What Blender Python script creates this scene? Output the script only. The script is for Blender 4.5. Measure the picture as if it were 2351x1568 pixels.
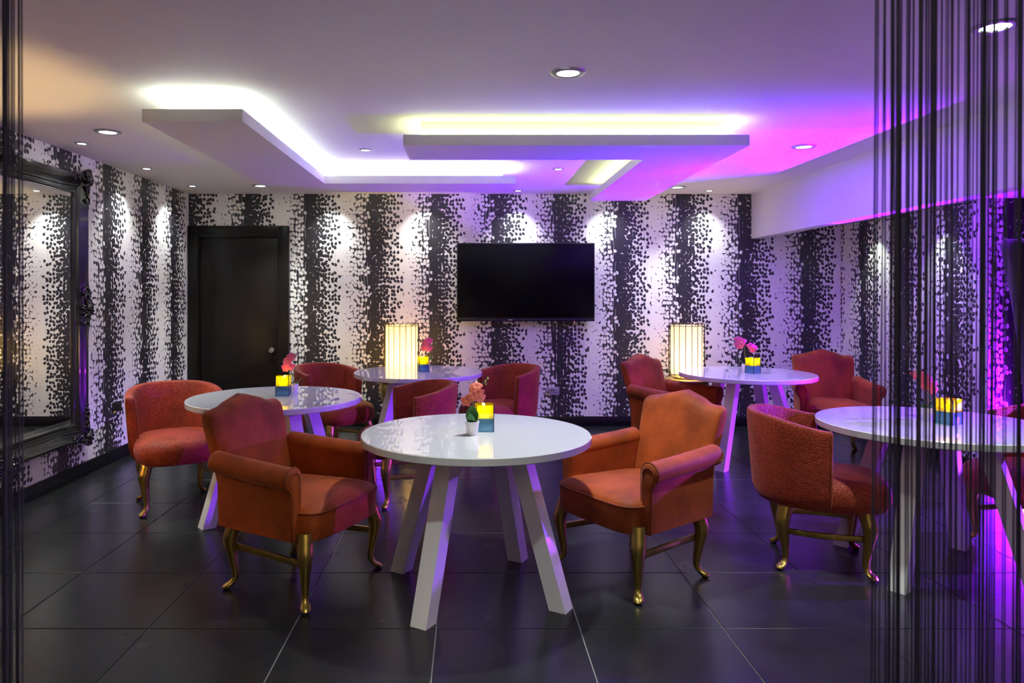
import bpy, bmesh, math, random
from mathutils import Vector, Matrix
random.seed(7)
PI = math.pi
R = math.radians
sc = bpy.context.scene
for o in list(bpy.data.objects):
    bpy.data.objects.remove(o)

# ------------------------------------------------------------------ camera
F_PX, U0, V0, EYE = 1650.0, 1078.0, 675.0, 1.405     # focal length, horizon point, eye height
cam_d = bpy.data.cameras.new('camera')
cam_d.sensor_width = 36.0
cam_d.lens = F_PX / 2351.0 * 36.0
cam_d.shift_x = (2351 / 2 - U0) / 2351
cam_d.shift_y = -(1568 / 2 - V0) / 2351
cam_d.dof.use_dof = True
cam_d.dof.focus_distance = 4.4
cam_d.dof.aperture_fstop = 4.2
cam = bpy.data.objects.new('camera', cam_d)
sc.collection.objects.link(cam)
cam.location = (0, 0, EYE)
cam.rotation_euler = (PI / 2, 0, 0)
sc.camera = cam
# ------------------------------------------------------------------ world, exposure
sc.view_settings.view_transform = 'Standard'
sc.view_settings.look = 'None'
sc.view_settings.gamma = 1.0
sc.view_settings.use_curve_mapping = False
sc.view_settings.exposure = 1.25
w = bpy.data.worlds.new('world')
sc.world = w
w.use_nodes = True
w.node_tree.nodes['Background'].inputs[0].default_value = (0.5, 0.45, 0.6, 1)
w.node_tree.nodes['Background'].inputs[1].default_value = 0.02
# light levels (watts) used by the lamp builders below
W_DOWN, W_SPOT, W_PROJ, W_LAMP, W_CANDLE = 62.0, 16.0, 1350.0, 10.5, 0.55
LED_A, LED_B = 11.5, 8.5
W_WASH = 1900.0

# ------------------------------------------------------------------ room numbers (metres; camera at x=0 y=0, looks along +y)
YB, XL, XR = 7.65, -2.99, 3.95          # back, left, right walls
YC = 5.48                               # near end of right wall, where the wall turns
XF = 3.0                                # face of the downstand beam
XE, YN = 5.6, -1.7                      # far right and behind the camera
HC = 2.47                               # ceiling
ZB, ZS = 1.994, 2.136                   # beam bottom, low ceiling behind it

# ------------------------------------------------------------------ helpers
def link(o): sc.collection.objects.link(o)

def tag(o, label=None, cat=None, group=None, kind=None):
    if label: o['label'] = label
    if cat: o['category'] = cat
    if group: o['group'] = group
    if kind: o['kind'] = kind
    return o

def empty(name, loc=(0, 0, 0), rz=0.0):
    o = bpy.data.objects.new(name, None)
    o.empty_display_size = 0.1
    link(o); o.location = loc; o.rotation_euler = (0, 0, rz)
    return o

def copy_tree(o, parent=None):
    c = o.copy(); link(c)
    if parent: c.parent = parent
    for ch in list(o.children): copy_tree(ch, c)
    return c

class G:
    """collects vertices and faces for one mesh"""
    def __init__(s): s.v = []; s.f = []
    def add(s, vs, fs, M=None):
        n = len(s.v)
        s.v += [tuple(M @ Vector(p)) if M else tuple(p) for p in vs]
        s.f += [[i + n for i in q] for q in fs]
        return s
    def box(s, c, d, bev=0.0, M=None, seg=2):
        bm = bmesh.new()
        bmesh.ops.create_cube(bm, size=1.0)
        for v in bm.verts: v.co = Vector((v.co.x * d[0], v.co.y * d[1], v.co.z * d[2]))
        if bev > 0:
            bmesh.ops.bevel(bm, geom=list(bm.edges), offset=bev, segments=seg, profile=0.5, affect='EDGES')
        T = Matrix.Translation(c)
        T = T @ M if M else T
        bm.verts.index_update()
        s.add([v.co for v in bm.verts], [[v.index for v in f.verts] for f in bm.faces], T)
        bm.free(); return s
    def loft(s, rings, cap0=True, cap1=True, closed=True):
        n = len(rings[0]); vs = [p for r in rings for p in r]; fs = []
        for i in range(len(rings) - 1):
            for j in range(n if closed else n - 1):
                k = (j + 1) % n
                fs.append([i * n + j, i * n + k, (i + 1) * n + k, (i + 1) * n + j])
        if cap0: fs.append(list(range(n))[::-1])
        if cap1: fs.append([(len(rings) - 1) * n + j for j in range(n)])
        return s.add(vs, fs)
    def lathe(s, prof, n=32, c=(0, 0, 0), cap0=False, cap1=False):
        rings = [[(c[0] + r * math.cos(2 * PI * j / n), c[1] + r * math.sin(2 * PI * j / n), c[2] + z) for j in range(n)] for r, z in prof]
        return s.loft(rings, cap0, cap1)
    def tube(s, path, rad, n=8, cap=True, closed=False, flat=(1, 1)):
        P = [Vector(p) for p in path]; m = len(P)
        if not hasattr(rad, '__len__'): rad = [rad] * m
        rings = []; prev = None
        for i, p in enumerate(P):
            if closed: t = P[(i + 1) % m] - P[i - 1]
            else: t = P[min(i + 1, m - 1)] - P[max(i - 1, 0)]
            t.normalize()
            if prev is None:
                a = Vector((0, 0, 1)) if abs(t.z) < 0.9 else Vector((1, 0, 0))
                b = t.cross(a).normalized()
            else:
                b = (prev - t * prev.dot(t)).normalized()
            prev = b; c = t.cross(b)
            rings.append([p + (b * math.cos(2 * PI * j / n) * flat[0] + c * math.sin(2 * PI * j / n) * flat[1]) * rad[i] for j in range(n)])
        if closed: rings.append(rings[0]); return s.loft(rings, False, False)
        return s.loft(rings, cap, cap)
    def ball(s, c, r, sub=2, M=None):
        bm = bmesh.new(); bmesh.ops.create_icosphere(bm, subdivisions=sub, radius=1.0)
        for v in bm.verts: v.co = Vector((v.co.x * r[0], v.co.y * r[1], v.co.z * r[2]))
        T = Matrix.Translation(c)
        T = T @ M if M else T
        bm.verts.index_update()
        s.add([v.co for v in bm.verts], [[v.index for v in f.verts] for f in bm.faces], T)
        bm.free(); return s
    def mesh(s, name, mat, smooth=40):
        me = bpy.data.meshes.new(name)
        me.from_pydata(s.v, [], s.f)
        bm = bmesh.new(); bm.from_mesh(me)
        bmesh.ops.recalc_face_normals(bm, faces=bm.faces)
        bm.to_mesh(me); bm.free()
        if smooth:
            me.polygons.foreach_set('use_smooth', [True] * len(me.polygons))
            me.set_sharp_from_angle(angle=R(smooth))
        me.materials.append(mat)
        me.update(); return me
    def build(s, name, mat, parent=None, smooth=40, loc=None):
        o = bpy.data.objects.new(name, s.mesh(name, mat, smooth)); link(o)
        if parent: o.parent = parent
        if loc: o.location = loc
        return o

def inst(name, me, parent=None, M=None):
    o = bpy.data.objects.new(name, me); link(o)
    if parent: o.parent = parent
    if M is not None: o.matrix_local = M
    return o

def lerp(a, b, t): return a + (b - a) * t
def smooth(t): t = max(0, min(1, t)); return t * t * (3 - 2 * t)
def cat_rom(keys, n):
    """smooth path through key tuples"""
    out = []; m = len(keys)
    for i in range(m - 1):
        p0, p1, p2, p3 = keys[max(i - 1, 0)], keys[i], keys[i + 1], keys[min(i + 2, m - 1)]
        for j in range(n):
            t = j / n
            out.append(tuple(0.5 * (2 * b + (c - a) * t + (2 * a - 5 * b + 4 * c - d) * t * t + (3 * b - a - 3 * c + d) * t ** 3) for a, b, c, d in zip(p0, p1, p2, p3)))
    out.append(tuple(keys[-1])); return out

# ------------------------------------------------------------------ materials
def mat(name, col, rough=0.5, metal=0.0, **kw):
    m = bpy.data.materials.new(name); m.use_nodes = True
    b = m.node_tree.nodes['Principled BSDF']
    b.inputs['Base Color'].default_value = (*col, 1)
    b.inputs['Roughness'].default_value = rough
    b.inputs['Metallic'].default_value = metal
    for k, v in kw.items():
        b.inputs[k.replace('_', ' ')].default_value = v
    return m

def vary(m, scale, amount, bump=0.0, bscale=None, coord='Object', stretch=None, rough=0.0):
    """noise in colour, roughness and relief on a principled material"""
    t = m.node_tree; b = t.nodes['Principled BSDF']
    tc = t.nodes.new('ShaderNodeTexCoord'); src = tc.outputs[coord]
    if stretch:
        mp = t.nodes.new('ShaderNodeMapping'); mp.inputs['Scale'].default_value = stretch
        t.links.new(src, mp.inputs[0]); src = mp.outputs[0]
    n = t.nodes.new('ShaderNodeTexNoise'); n.inputs['Scale'].default_value = scale; n.inputs['Detail'].default_value = 4
    t.links.new(src, n.inputs['Vector'])
    c = b.inputs['Base Color'].default_value[:3]
    mx = t.nodes.new('ShaderNodeMix'); mx.data_type = 'RGBA'
    mx.inputs[6].default_value = (*[x * (1 - amount) for x in c], 1)
    mx.inputs[7].default_value = (*[min(1, x * (1 + amount)) for x in c], 1)
    t.links.new(n.outputs[0], mx.inputs[0]); t.links.new(mx.outputs[2], b.inputs['Base Color'])
    if rough:
        r0 = b.inputs['Roughness'].default_value
        mr = t.nodes.new('ShaderNodeMapRange'); mr.inputs[3].default_value = r0 - rough; mr.inputs[4].default_value = r0 + rough
        t.links.new(n.outputs[0], mr.inputs[0]); t.links.new(mr.outputs[0], b.inputs['Roughness'])
    if bump:
        n2 = t.nodes.new('ShaderNodeTexNoise'); n2.inputs['Scale'].default_value = bscale or scale * 3; n2.inputs['Detail'].default_value = 3
        t.links.new(src, n2.inputs['Vector'])
        bp = t.nodes.new('ShaderNodeBump'); bp.inputs['Strength'].default_value = bump; bp.inputs['Distance'].default_value = 0.004
        t.links.new(n2.outputs[0], bp.inputs['Height']); t.links.new(bp.outputs[0], b.inputs['Normal'])
    return m

def emit(name, col, strength):
    m = bpy.data.materials.new(name); m.use_nodes = True; t = m.node_tree
    t.nodes.remove(t.nodes['Principled BSDF'])
    e = t.nodes.new('ShaderNodeEmission'); e.inputs[0].default_value = (*col, 1); e.inputs[1].default_value = strength
    t.links.new(e.outputs[0], t.nodes['Material Output'].inputs[0])
    return m

PERIOD, VPER = 0.66, 0.5
def wallpaper():
    m = mat('leaf_wallpaper', (0.7, 0.68, 0.64), 0.45)
    t = m.node_tree; b = t.nodes['Principled BSDF']; L = t.links.new
    def put(sock, v):
        if isinstance(v, (int, float)): sock.default_value = v
        else: L(v, sock)
    def M(op, a, b_=0.0, c=0.0):
        n = t.nodes.new('ShaderNodeMath'); n.operation = op
        put(n.inputs[0], a); put(n.inputs[1], b_); put(n.inputs[2], c); return n.outputs[0]
    def mr(v, a, b_, c, d):
        n = t.nodes.new('ShaderNodeMapRange'); n.clamp = True
        put(n.inputs[0], v); n.inputs[1].default_value = a; n.inputs[2].default_value = b_; n.inputs[3].default_value = c; n.inputs[4].default_value = d
        return n.outputs[0]
    uv = t.nodes.new('ShaderNodeUVMap'); uv.uv_map = 'UVMap'
    sx = t.nodes.new('ShaderNodeSeparateXYZ'); L(uv.outputs[0], sx.inputs[0])
    ph, z = sx.outputs[0], sx.outputs[1]
    p = M('FRACT', ph)
    whites, darks = [], []
    SPL = 0.47
    for (cw, ch, ox, oy, qmax, s0, s1, W, Lh) in [
            (0.0350, 0.0460, 0.0, 0.0, 2.0, 1.10, 0.91, 0.0158, 0.0225),
            (0.0350, 0.0460, 7.3, 3.7, 0.56, 1.05, 0.92, 0.0155, 0.0220),
            (0.0360, 0.0440, 3.1, 9.4, 0.36, 1.15, 1.0, 0.0160, 0.0210),
            (0.0340, 0.0430, 5.6, 1.9, 0.18, 1.3, 1.1, 0.0160, 0.0210)]:
        cv = t.nodes.new('ShaderNodeCombineXYZ')
        L(M('ADD', M('MULTIPLY', ph, PERIOD / cw), ox), cv.inputs[0]); L(M('ADD', M('DIVIDE', z, ch), oy), cv.inputs[1])
        vo = t.nodes.new('ShaderNodeTexVoronoi'); vo.voronoi_dimensions = '2D'; vo.feature = 'F1'
        vo.inputs['Scale'].default_value = 1.0; vo.inputs['Randomness'].default_value = 0.62
        L(cv.outputs[0], vo.inputs['Vector'])
        df = t.nodes.new('ShaderNodeVectorMath'); df.operation = 'SUBTRACT'
        L(cv.outputs[0], df.inputs[0]); L(vo.outputs['Position'], df.inputs[1])
        sd_ = t.nodes.new('ShaderNodeSeparateXYZ'); L(df.outputs[0], sd_.inputs[0])
        sp_ = t.nodes.new('ShaderNodeSeparateXYZ'); L(vo.outputs['Position'], sp_.inputs[0])
        sc_ = t.nodes.new('ShaderNodeSeparateColor'); L(vo.outputs['Color'], sc_.inputs[0])
        r1, r2, r3 = sc_.outputs
        lx, ly = M('MULTIPLY', sd_.outputs[0], cw), M('MULTIPLY', sd_.outputs[1], ch)
        a = M('MULTIPLY', M('SUBTRACT', r2, 0.5), 2.0)
        ca, sa = M('COSINE', a), M('SINE', a)
        X = M('ADD', M('MULTIPLY', lx, ca), M('MULTIPLY', ly, sa))
        Y = M('DIVIDE', M('SUBTRACT', M('MULTIPLY', ly, ca), M('MULTIPLY', lx, sa)), Lh)
        wd = M('MULTIPLY', M('SUBTRACT', 1.0, M('MULTIPLY', Y, 0.40)), W)
        f = M('ADD', M('POWER', M('ABSOLUTE', M('DIVIDE', X, wd)), 2.0), M('POWER', M('ABSOLUTE', Y), 2.0))
        pc = M('FRACT', M('MULTIPLY', M('SUBTRACT', sp_.outputs[0], ox), cw / PERIOD))
        isw = M('LESS_THAN', pc, SPL)
        q = M('ADD', M('MULTIPLY', isw, M('DIVIDE', pc, SPL)), M('MULTIPLY', M('SUBTRACT', 1.0, isw), M('DIVIDE', M('SUBTRACT', pc, SPL), 1 - SPL)))
        s = M('MULTIPLY', mr(q, 0.0, 0.6, s0, s1), M('ADD', 0.95, M('MULTIPLY', isw, 0.05)))
        here = M('LESS_THAN', r3, mr(q, 0.70, 0.99, 1.1, 0.15))
        if qmax < 1.5: here = M('MULTIPLY', here, M('LESS_THAN', M('ADD', q, M('MULTIPLY', r1, 0.12)), qmax))
        leaf = M('MULTIPLY', M('LESS_THAN', f, M('MULTIPLY', s, s)), here)
        whites.append(M('MULTIPLY', leaf, isw)); darks.append(M('MULTIPLY', leaf, M('SUBTRACT', 1.0, isw)))
    wob = M('MULTIPLY', M('SINE', M('MULTIPLY', z, 2 * PI / VPER)), 0.30)
    ln = M('LESS_THAN', M('FRACT', M('ADD', M('MULTIPLY', p, 21.0), wob)), 0.075)
    sw = M('MULTIPLY', ln, M('MULTIPLY', M('GREATER_THAN', p, 0.22), M('LESS_THAN', p, 0.43)))
    ln2 = M('LESS_THAN', M('FRACT', M('ADD', M('MULTIPLY', p, 19.0), wob)), 0.05)
    sd = M('MULTIPLY', M('MULTIPLY', ln2, M('MULTIPLY', M('GREATER_THAN', p, 0.74), M('LESS_THAN', p, 0.95))), 0.6)
    Wm, Dm = sw, sd
    for x in whites: Wm = M('MAXIMUM', Wm, x)
    for x in darks: Dm = M('MAXIMUM', Dm, x)
    inw = M('LESS_THAN', p, SPL)
    out = M('ADD', M('MULTIPLY', inw, Wm), M('MULTIPLY', M('SUBTRACT', 1.0, inw), M('SUBTRACT', 1.0, Dm)))
    mx = t.nodes.new('ShaderNodeMix'); mx.data_type = 'RGBA'
    mx.inputs[6].default_value = (0.030, 0.027, 0.030, 1); mx.inputs[7].default_value = (0.84, 0.81, 0.74, 1)
    L(out, mx.inputs[0]); L(mx.outputs[2], b.inputs['Base Color'])
    rr = t.nodes.new('ShaderNodeMapRange'); L(out, rr.inputs[0]); rr.inputs[3].default_value = 0.38; rr.inputs[4].default_value = 0.6
    L(rr.outputs[0], b.inputs['Roughness'])
    return m

MT = {}
MT['paper'] = wallpaper()
MT['plaster'] = vary(mat('white_plaster', (0.80, 0.78, 0.76), 0.7), 1.3, 0.05, 0.05, 60)
MT['soffit'] = vary(mat('white_beam_paint', (0.74, 0.71, 0.71), 0.55), 1.0, 0.03, 0.03, 60)
MT['panel'] = vary(mat('ceiling_panel_paint', (0.74, 0.73, 0.72), 0.6), 1.0, 0.03, 0.03, 60)
MT['skirt'] = mat('black_skirting', (0.010, 0.009, 0.010), 0.25)
MT['grout'] = mat('grey_grout', (0.30, 0.29, 0.28), 0.7)
MT['door'] = vary(mat('dark_door_wood', (0.010, 0.007, 0.005), 0.36, Specular_IOR_Level=0.3), 3, 0.5, 0.06, 40, stretch=(8, 8, 0.8), rough=0.06)
MT['doorframe'] = mat('dark_door_frame', (0.006, 0.005, 0.004), 0.35, Specular_IOR_Level=0.3)
MT['lacquer'] = mat('white_lacquer', (0.70, 0.72, 0.72), 0.4, Coat_Weight=1.0, Coat_Roughness=0.012, Coat_IOR=2.0)
MT['leglac'] = mat('white_leg_lacquer', (0.77, 0.76, 0.77), 0.25, Coat_Weight=0.4, Coat_Roughness=0.08)
MT['gold'] = vary(mat('antique_gold', (0.42, 0.29, 0.07), 0.34, 0.9), 14, 0.12, rough=0.05)
MT['glide'] = mat('black_glide', (0.01, 0.01, 0.01), 0.5)
MT['black'] = mat('black_gloss', (0.002, 0.002, 0.0025), 0.30, Specular_IOR_Level=0.12)
MT['blackm'] = mat('black_matt', (0.008, 0.008, 0.009), 0.45)
MT['frame'] = mat('black_carved_frame', (0.012, 0.011, 0.012), 0.22, Coat_Weight=0.3)
MT['silver'] = mat('mirror_silver', (0.90, 0.90, 0.88), 0.004, 1.0)
MT['chrome'] = mat('brushed_chrome', (0.55, 0.56, 0.55), 0.25, 1.0)
MT['satin'] = mat('satin_nickel_plate', (0.50, 0.46, 0.55), 0.35, 0.5)
MT['sticker'] = mat('yellow_sticker', (0.75, 0.62, 0.05), 0.6)
MT['pot'] = mat('white_ceramic', (0.80, 0.79, 0.77), 0.3)
MT['soil'] = vary(mat('moss_soil', (0.06, 0.045, 0.012), 0.9), 120, 0.5, 0.5, 200)
MT['leaf'] = vary(mat('orchid_leaf', (0.035, 0.17, 0.03), 0.42), 18, 0.3, stretch=(3, 1, 1))
MT['stem'] = mat('orchid_stem', (0.16, 0.20, 0.04), 0.5)
MT['bud'] = mat('orchid_bud', (0.28, 0.34, 0.10), 0.5)
MT['lip'] = mat('orchid_lip', (0.75, 0.30, 0.03), 0.5)
MT['petalA'] = vary(mat('coral_petal', (0.72, 0.16, 0.10), 0.5, Subsurface_Weight=0.1), 40, 0.35)
MT['petalB'] = vary(mat('magenta_petal', (0.58, 0.06, 0.17), 0.5, Subsurface_Weight=0.1), 40, 0.35)
MT['wax'] = mat('glowing_candle_wax', (0.80, 0.62, 0.12), 0.5, Subsurface_Weight=0.3, Emission_Color=(1.0, 0.72, 0.03, 1), Emission_Strength=0.9)  # emission stands in for wax lit through by its flame
MT['flame'] = emit('flame', (1.0, 0.80, 0.25), 30)
MT['string'] = mat('violet_lit_black_string', (0.016, 0.013, 0.040), 0.6)  # blue tint puts the violet light caught by black strings into their colour
MT['wire'] = mat('bronze_wire', (0.05, 0.035, 0.018), 0.35, 0.8)
MT['plush'] = vary(mat('black_olive_velvet', (0.016, 0.015, 0.008), 0.6, Sheen_Weight=0.25), 9, 0.3, 0.1, 300)
MT['trim'] = mat('downlight_trim', (0.42, 0.43, 0.44), 0.35, 0.6)
MT['bulb'] = emit('downlight_lens', (0.90, 1.0, 0.96), 14)
MT['bulb_small'] = emit('spot_lens', (0.93, 0.97, 1.0), 10)
MT['ledA'] = emit('led_cool_white', (0.88, 1.0, 0.86), LED_A)
MT['ledB'] = emit('led_lime_white', (0.86, 1.0, 0.52), LED_B)
MT['red_led'] = emit('red_standby', (1.0, 0.08, 0.02), 4)
MT['magenta_lens'] = emit('magenta_lens', (0.75, 0.02, 1.0), 8)

def tiles_mat():
    m = mat('charcoal_tile', (0.022, 0.022, 0.024), 0.30, Specular_IOR_Level=0.32)
    t = m.node_tree; b = t.nodes['Principled BSDF']; L = t.links.new
    tc = t.nodes.new('ShaderNodeTexCoord'); oi = t.nodes.new('ShaderNodeObjectInfo')
    ad = t.nodes.new('ShaderNodeVectorMath'); ad.operation = 'ADD'
    L(tc.outputs['Object'], ad.inputs[0]); L(oi.outputs['Location'], ad.inputs[1])
    n = t.nodes.new('ShaderNodeTexNoise'); n.inputs['Scale'].default_value = 5; n.inputs['Detail'].default_value = 6
    L(ad.outputs[0], n.inputs['Vector'])
    mx = t.nodes.new('ShaderNodeMix'); mx.data_type = 'RGBA'
    mx.inputs[6].default_value = (0.009, 0.0095, 0.0095, 1); mx.inputs[7].default_value = (0.022, 0.023, 0.0225, 1)
    L(n.outputs[0], mx.inputs[0]); L(mx.outputs[2], b.inputs['Base Color'])
    mr = t.nodes.new('ShaderNodeMapRange'); mr.inputs[3].default_value = 0.20; mr.inputs[4].default_value = 0.31
    L(n.outputs[0], mr.inputs[0]); L(mr.outputs[0], b.inputs['Roughness'])
    n2 = t.nodes.new('ShaderNodeTexNoise'); n2.inputs['Scale'].default_value = 90
    L(ad.outputs[0], n2.inputs['Vector'])
    bp = t.nodes.new('ShaderNodeBump'); bp.inputs['Strength'].default_value = 0.06; bp.inputs['Distance'].default_value = 0.003
    L(n2.outputs[0], bp.inputs['Height']); L(bp.outputs[0], b.inputs['Normal'])
    return m
MT['tile'] = tiles_mat()

def velvet(name, col, sheen, croc=False):
    m = mat(name, col, 0.62, Sheen_Weight=0.32, Sheen_Roughness=0.35)
    t = m.node_tree; b = t.nodes['Principled BSDF']; L = t.links.new
    b.inputs['Sheen Tint'].default_value = (*sheen, 1)
    b.inputs['Specular IOR Level'].default_value = 0.25
    tc = t.nodes.new('ShaderNodeTexCoord')
    n = t.nodes.new('ShaderNodeTexNoise'); n.inputs['Scale'].default_value = 5.5; n.inputs['Detail'].default_value = 5; n.inputs['Roughness'].default_value = 0.65
    L(tc.outputs['Object'], n.inputs['Vector'])
    rp = t.nodes.new('ShaderNodeMapRange'); rp.inputs[1].default_value = 0.35; rp.inputs[2].default_value = 0.68
    L(n.outputs[0], rp.inputs[0])
    mx = t.nodes.new('ShaderNodeMix'); mx.data_type = 'RGBA'
    mx.inputs[6].default_value = (*[c * 0.62 for c in col], 1); mx.inputs[7].default_value = (*[min(1, c * 1.18) for c in col], 1)
    L(rp.outputs[0], mx.inputs[0])
    bp = t.nodes.new('ShaderNodeBump')
    if croc:
        n3 = t.nodes.new('ShaderNodeTexNoise'); n3.inputs['Scale'].default_value = 4
        L(tc.outputs['Object'], n3.inputs['Vector'])
        vs = t.nodes.new('ShaderNodeVectorMath'); vs.operation = 'MULTIPLY_ADD'
        vs.inputs[1].default_value = (0.12, 0.12, 0.12)
        L(n3.outputs['Color'], vs.inputs[0]); L(tc.outputs['Object'], vs.inputs[2])
        mp = t.nodes.new('ShaderNodeMapping'); mp.inputs['Scale'].default_value = (1, 1, 1.25)
        L(vs.outputs[0], mp.inputs[0])
        vo = t.nodes.new('ShaderNodeTexVoronoi'); vo.feature = 'DISTANCE_TO_EDGE'; vo.inputs['Scale'].default_value = 74; vo.inputs['Randomness'].default_value = 0.75
        L(mp.outputs[0], vo.inputs['Vector'])
        r2 = t.nodes.new('ShaderNodeMapRange'); r2.inputs[1].default_value = 0.0; r2.inputs[2].default_value = 0.22
        L(vo.outputs['Distance'], r2.inputs[0])
        m2 = t.nodes.new('ShaderNodeMix'); m2.data_type = 'RGBA'
        m2.inputs[6].default_value = (*[c * 0.45 for c in col], 1)
        L(r2.outputs[0], m2.inputs[0]); L(mx.outputs[2], m2.inputs[7])
        L(m2.outputs[2], b.inputs['Base Color'])
        L(r2.outputs[0], bp.inputs['Height']); bp.inputs['Strength'].default_value = 0.6; bp.inputs['Distance'].default_value = 0.0022
        b.inputs['Roughness'].default_value = 0.48; b.inputs['Sheen Weight'].default_value = 0.3
    else:
        L(mx.outputs[2], b.inputs['Base Color'])
        n2 = t.nodes.new('ShaderNodeTexNoise'); n2.inputs['Scale'].default_value = 420
        L(tc.outputs['Object'], n2.inputs['Vector'])
        L(n2.outputs[0], bp.inputs['Height']); bp.inputs['Strength'].default_value = 0.25; bp.inputs['Distance'].default_value = 0.002
    L(bp.outputs[0], b.inputs['Normal'])
    return m
MT['velvet'] = velvet('rust_velvet', (0.38, 0.070, 0.011), (1.0, 0.55, 0.42))
MT['piping'] = velvet('rust_velvet_piping', (0.30, 0.055, 0.014), (1.0, 0.5, 0.4))
MT['croc'] = velvet('red_embossed_velvet', (0.46, 0.062, 0.026), (1.0, 0.45, 0.38), True)

def shade_mat():
    m = bpy.data.materials.new('lamp_shade_fabric'); m.use_nodes = True; t = m.node_tree
    t.nodes.remove(t.nodes['Principled BSDF'])
    d = t.nodes.new('ShaderNodeBsdfDiffuse'); d.inputs[0].default_value = (0.88, 0.82, 0.70, 1)
    tr = t.nodes.new('ShaderNodeBsdfTranslucent'); tr.inputs[0].default_value = (0.97, 0.92, 0.80, 1)
    mx = t.nodes.new('ShaderNodeMixShader'); mx.inputs[0].default_value = 0.6
    t.links.new(d.outputs[0], mx.inputs[1]); t.links.new(tr.outputs[0], mx.inputs[2])
    t.links.new(mx.outputs[0], t.nodes['Material Output'].inputs[0])
    return m
MT['shade'] = shade_mat()

def tinted(name, col, gl=0.12, rough=0.03):
    m = bpy.data.materials.new(name); m.use_nodes = True; t = m.node_tree
    t.nodes.remove(t.nodes['Principled BSDF'])
    a = t.nodes.new('ShaderNodeBsdfTransparent'); a.inputs[0].default_value = (*col, 1)
    g = t.nodes.new('ShaderNodeBsdfGlossy'); g.inputs[1].default_value = rough
    mx = t.nodes.new('ShaderNodeMixShader'); mx.inputs[0].default_value = gl
    t.links.new(a.outputs[0], mx.inputs[1]); t.links.new(g.outputs[0], mx.inputs[2])
    t.links.new(mx.outputs[0], t.nodes['Material Output'].inputs[0])
    return m
def amber_mat():
    m = tinted('amber_glass', (0.95, 0.86, 0.08)); t = m.node_tree
    tr = t.nodes.new('ShaderNodeBsdfTranslucent'); tr.inputs[0].default_value = (0.95, 0.88, 0.05, 1)
    a = next(n for n in t.nodes if n.type == 'BSDF_TRANSPARENT'); m0 = next(n for n in t.nodes if n.type == 'MIX_SHADER')
    mx = t.nodes.new('ShaderNodeMixShader'); mx.inputs[0].default_value = 0.20
    t.links.new(a.outputs[0], mx.inputs[1]); t.links.new(tr.outputs[0], mx.inputs[2]); t.links.new(mx.outputs[0], m0.inputs[1])
    return m
MT['amber'] = amber_mat()
MT['blueglass'] = mat('blue_mirror_glass', (0.10, 0.27, 0.42), 0.12, 0.35)
MT['edge'] = mat('dark_glass_edge', (0.01, 0.05, 0.06), 0.2)

# ------------------------------------------------------------------ structure
def struct(o): o['kind'] = 'structure'; return o

def wall(name, axis, fixed, a0, a1, z0, z1, thick, phase):
    """axis: 'x' wall plane y=fixed running in x, 'y' plane x=fixed running in y; thick goes away from the room"""
    g = G()
    if axis == 'x': g.box(((a0 + a1) / 2, fixed + thick / 2, (z0 + z1) / 2), (a1 - a0, abs(thick), z1 - z0))
    else: g.box((fixed + thick / 2, (a0 + a1) / 2, (z0 + z1) / 2), (abs(thick), a1 - a0, z1 - z0))
    o = g.build(name, MT['paper'], smooth=0)
    me = o.data; uvl = me.uv_layers.new(name='UVMap')
    for pg in me.polygons:
        end = abs(pg.normal.x if axis == 'x' else pg.normal.y) > 0.5
        for li in pg.loop_indices:
            c = me.vertices[me.loops[li].vertex_index].co
            r_, d = (c.x, c.y) if axis == 'x' else (c.y, c.x)
            uvl.data[li].uv = (phase(r_) + ((d - fixed) / PERIOD if end else 0), c.z)
    return struct(o)

wall('wall_back', 'x', YB, XL, XR + 0.1, 0, HC + 0.1, 0.1, lambda x: (x + 1.743) / PERIOD + 0.43 + 20)
wall('wall_left', 'y', XL, YN, YB + 0.1, 0, HC + 0.1, -0.1, lambda y: (y - 5.9) / PERIOD + 0.46 + 20)
wall('wall_right', 'y', XR, YC + 0.0005, YB + 0.1, 0, HC + 0.1, 0.1, lambda y: -(y - 7.24) / PERIOD + 0.48 + 20)
wall('wall_right_front', 'x', YC, XR + 0.0005, XE + 0.1, 0, HC + 0.1, 0.1, lambda x: (x - 4.125) / PERIOD + 0.48 + 20)
wall('wall_far_right', 'y', XE, YN, YC, 0, HC + 0.1, 0.1, lambda y: -(y - 7.24) / PERIOD + 0.48 + 20)
wall('wall_near', 'x', YN, XL - 0.1, XE + 0.1, 0, HC + 0.1, -0.1, lambda x: (x + 1.743) / PERIOD + 20)

struct(G().box(((XL + XE) / 2, (YN + YB) / 2, HC + 0.05), (XE - XL, YB - YN, 0.1)).build('ceiling', MT['plaster'], smooth=0))
# downstand beam with the low ceiling behind it
struct(G().box((XF + 0.06, (0.4 + YB) / 2, (ZB + HC) / 2), (0.12, YB - 0.4, HC - ZB)).build('trim_1', MT['soffit'], smooth=0))
struct(G().box(((XF + 0.12 + XE) / 2, (0.4 + YB) / 2, ZS + 0.02), (XE - XF - 0.12, YB - 0.4, 0.04)).build('trim_2', MT['soffit'], smooth=0))

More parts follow.
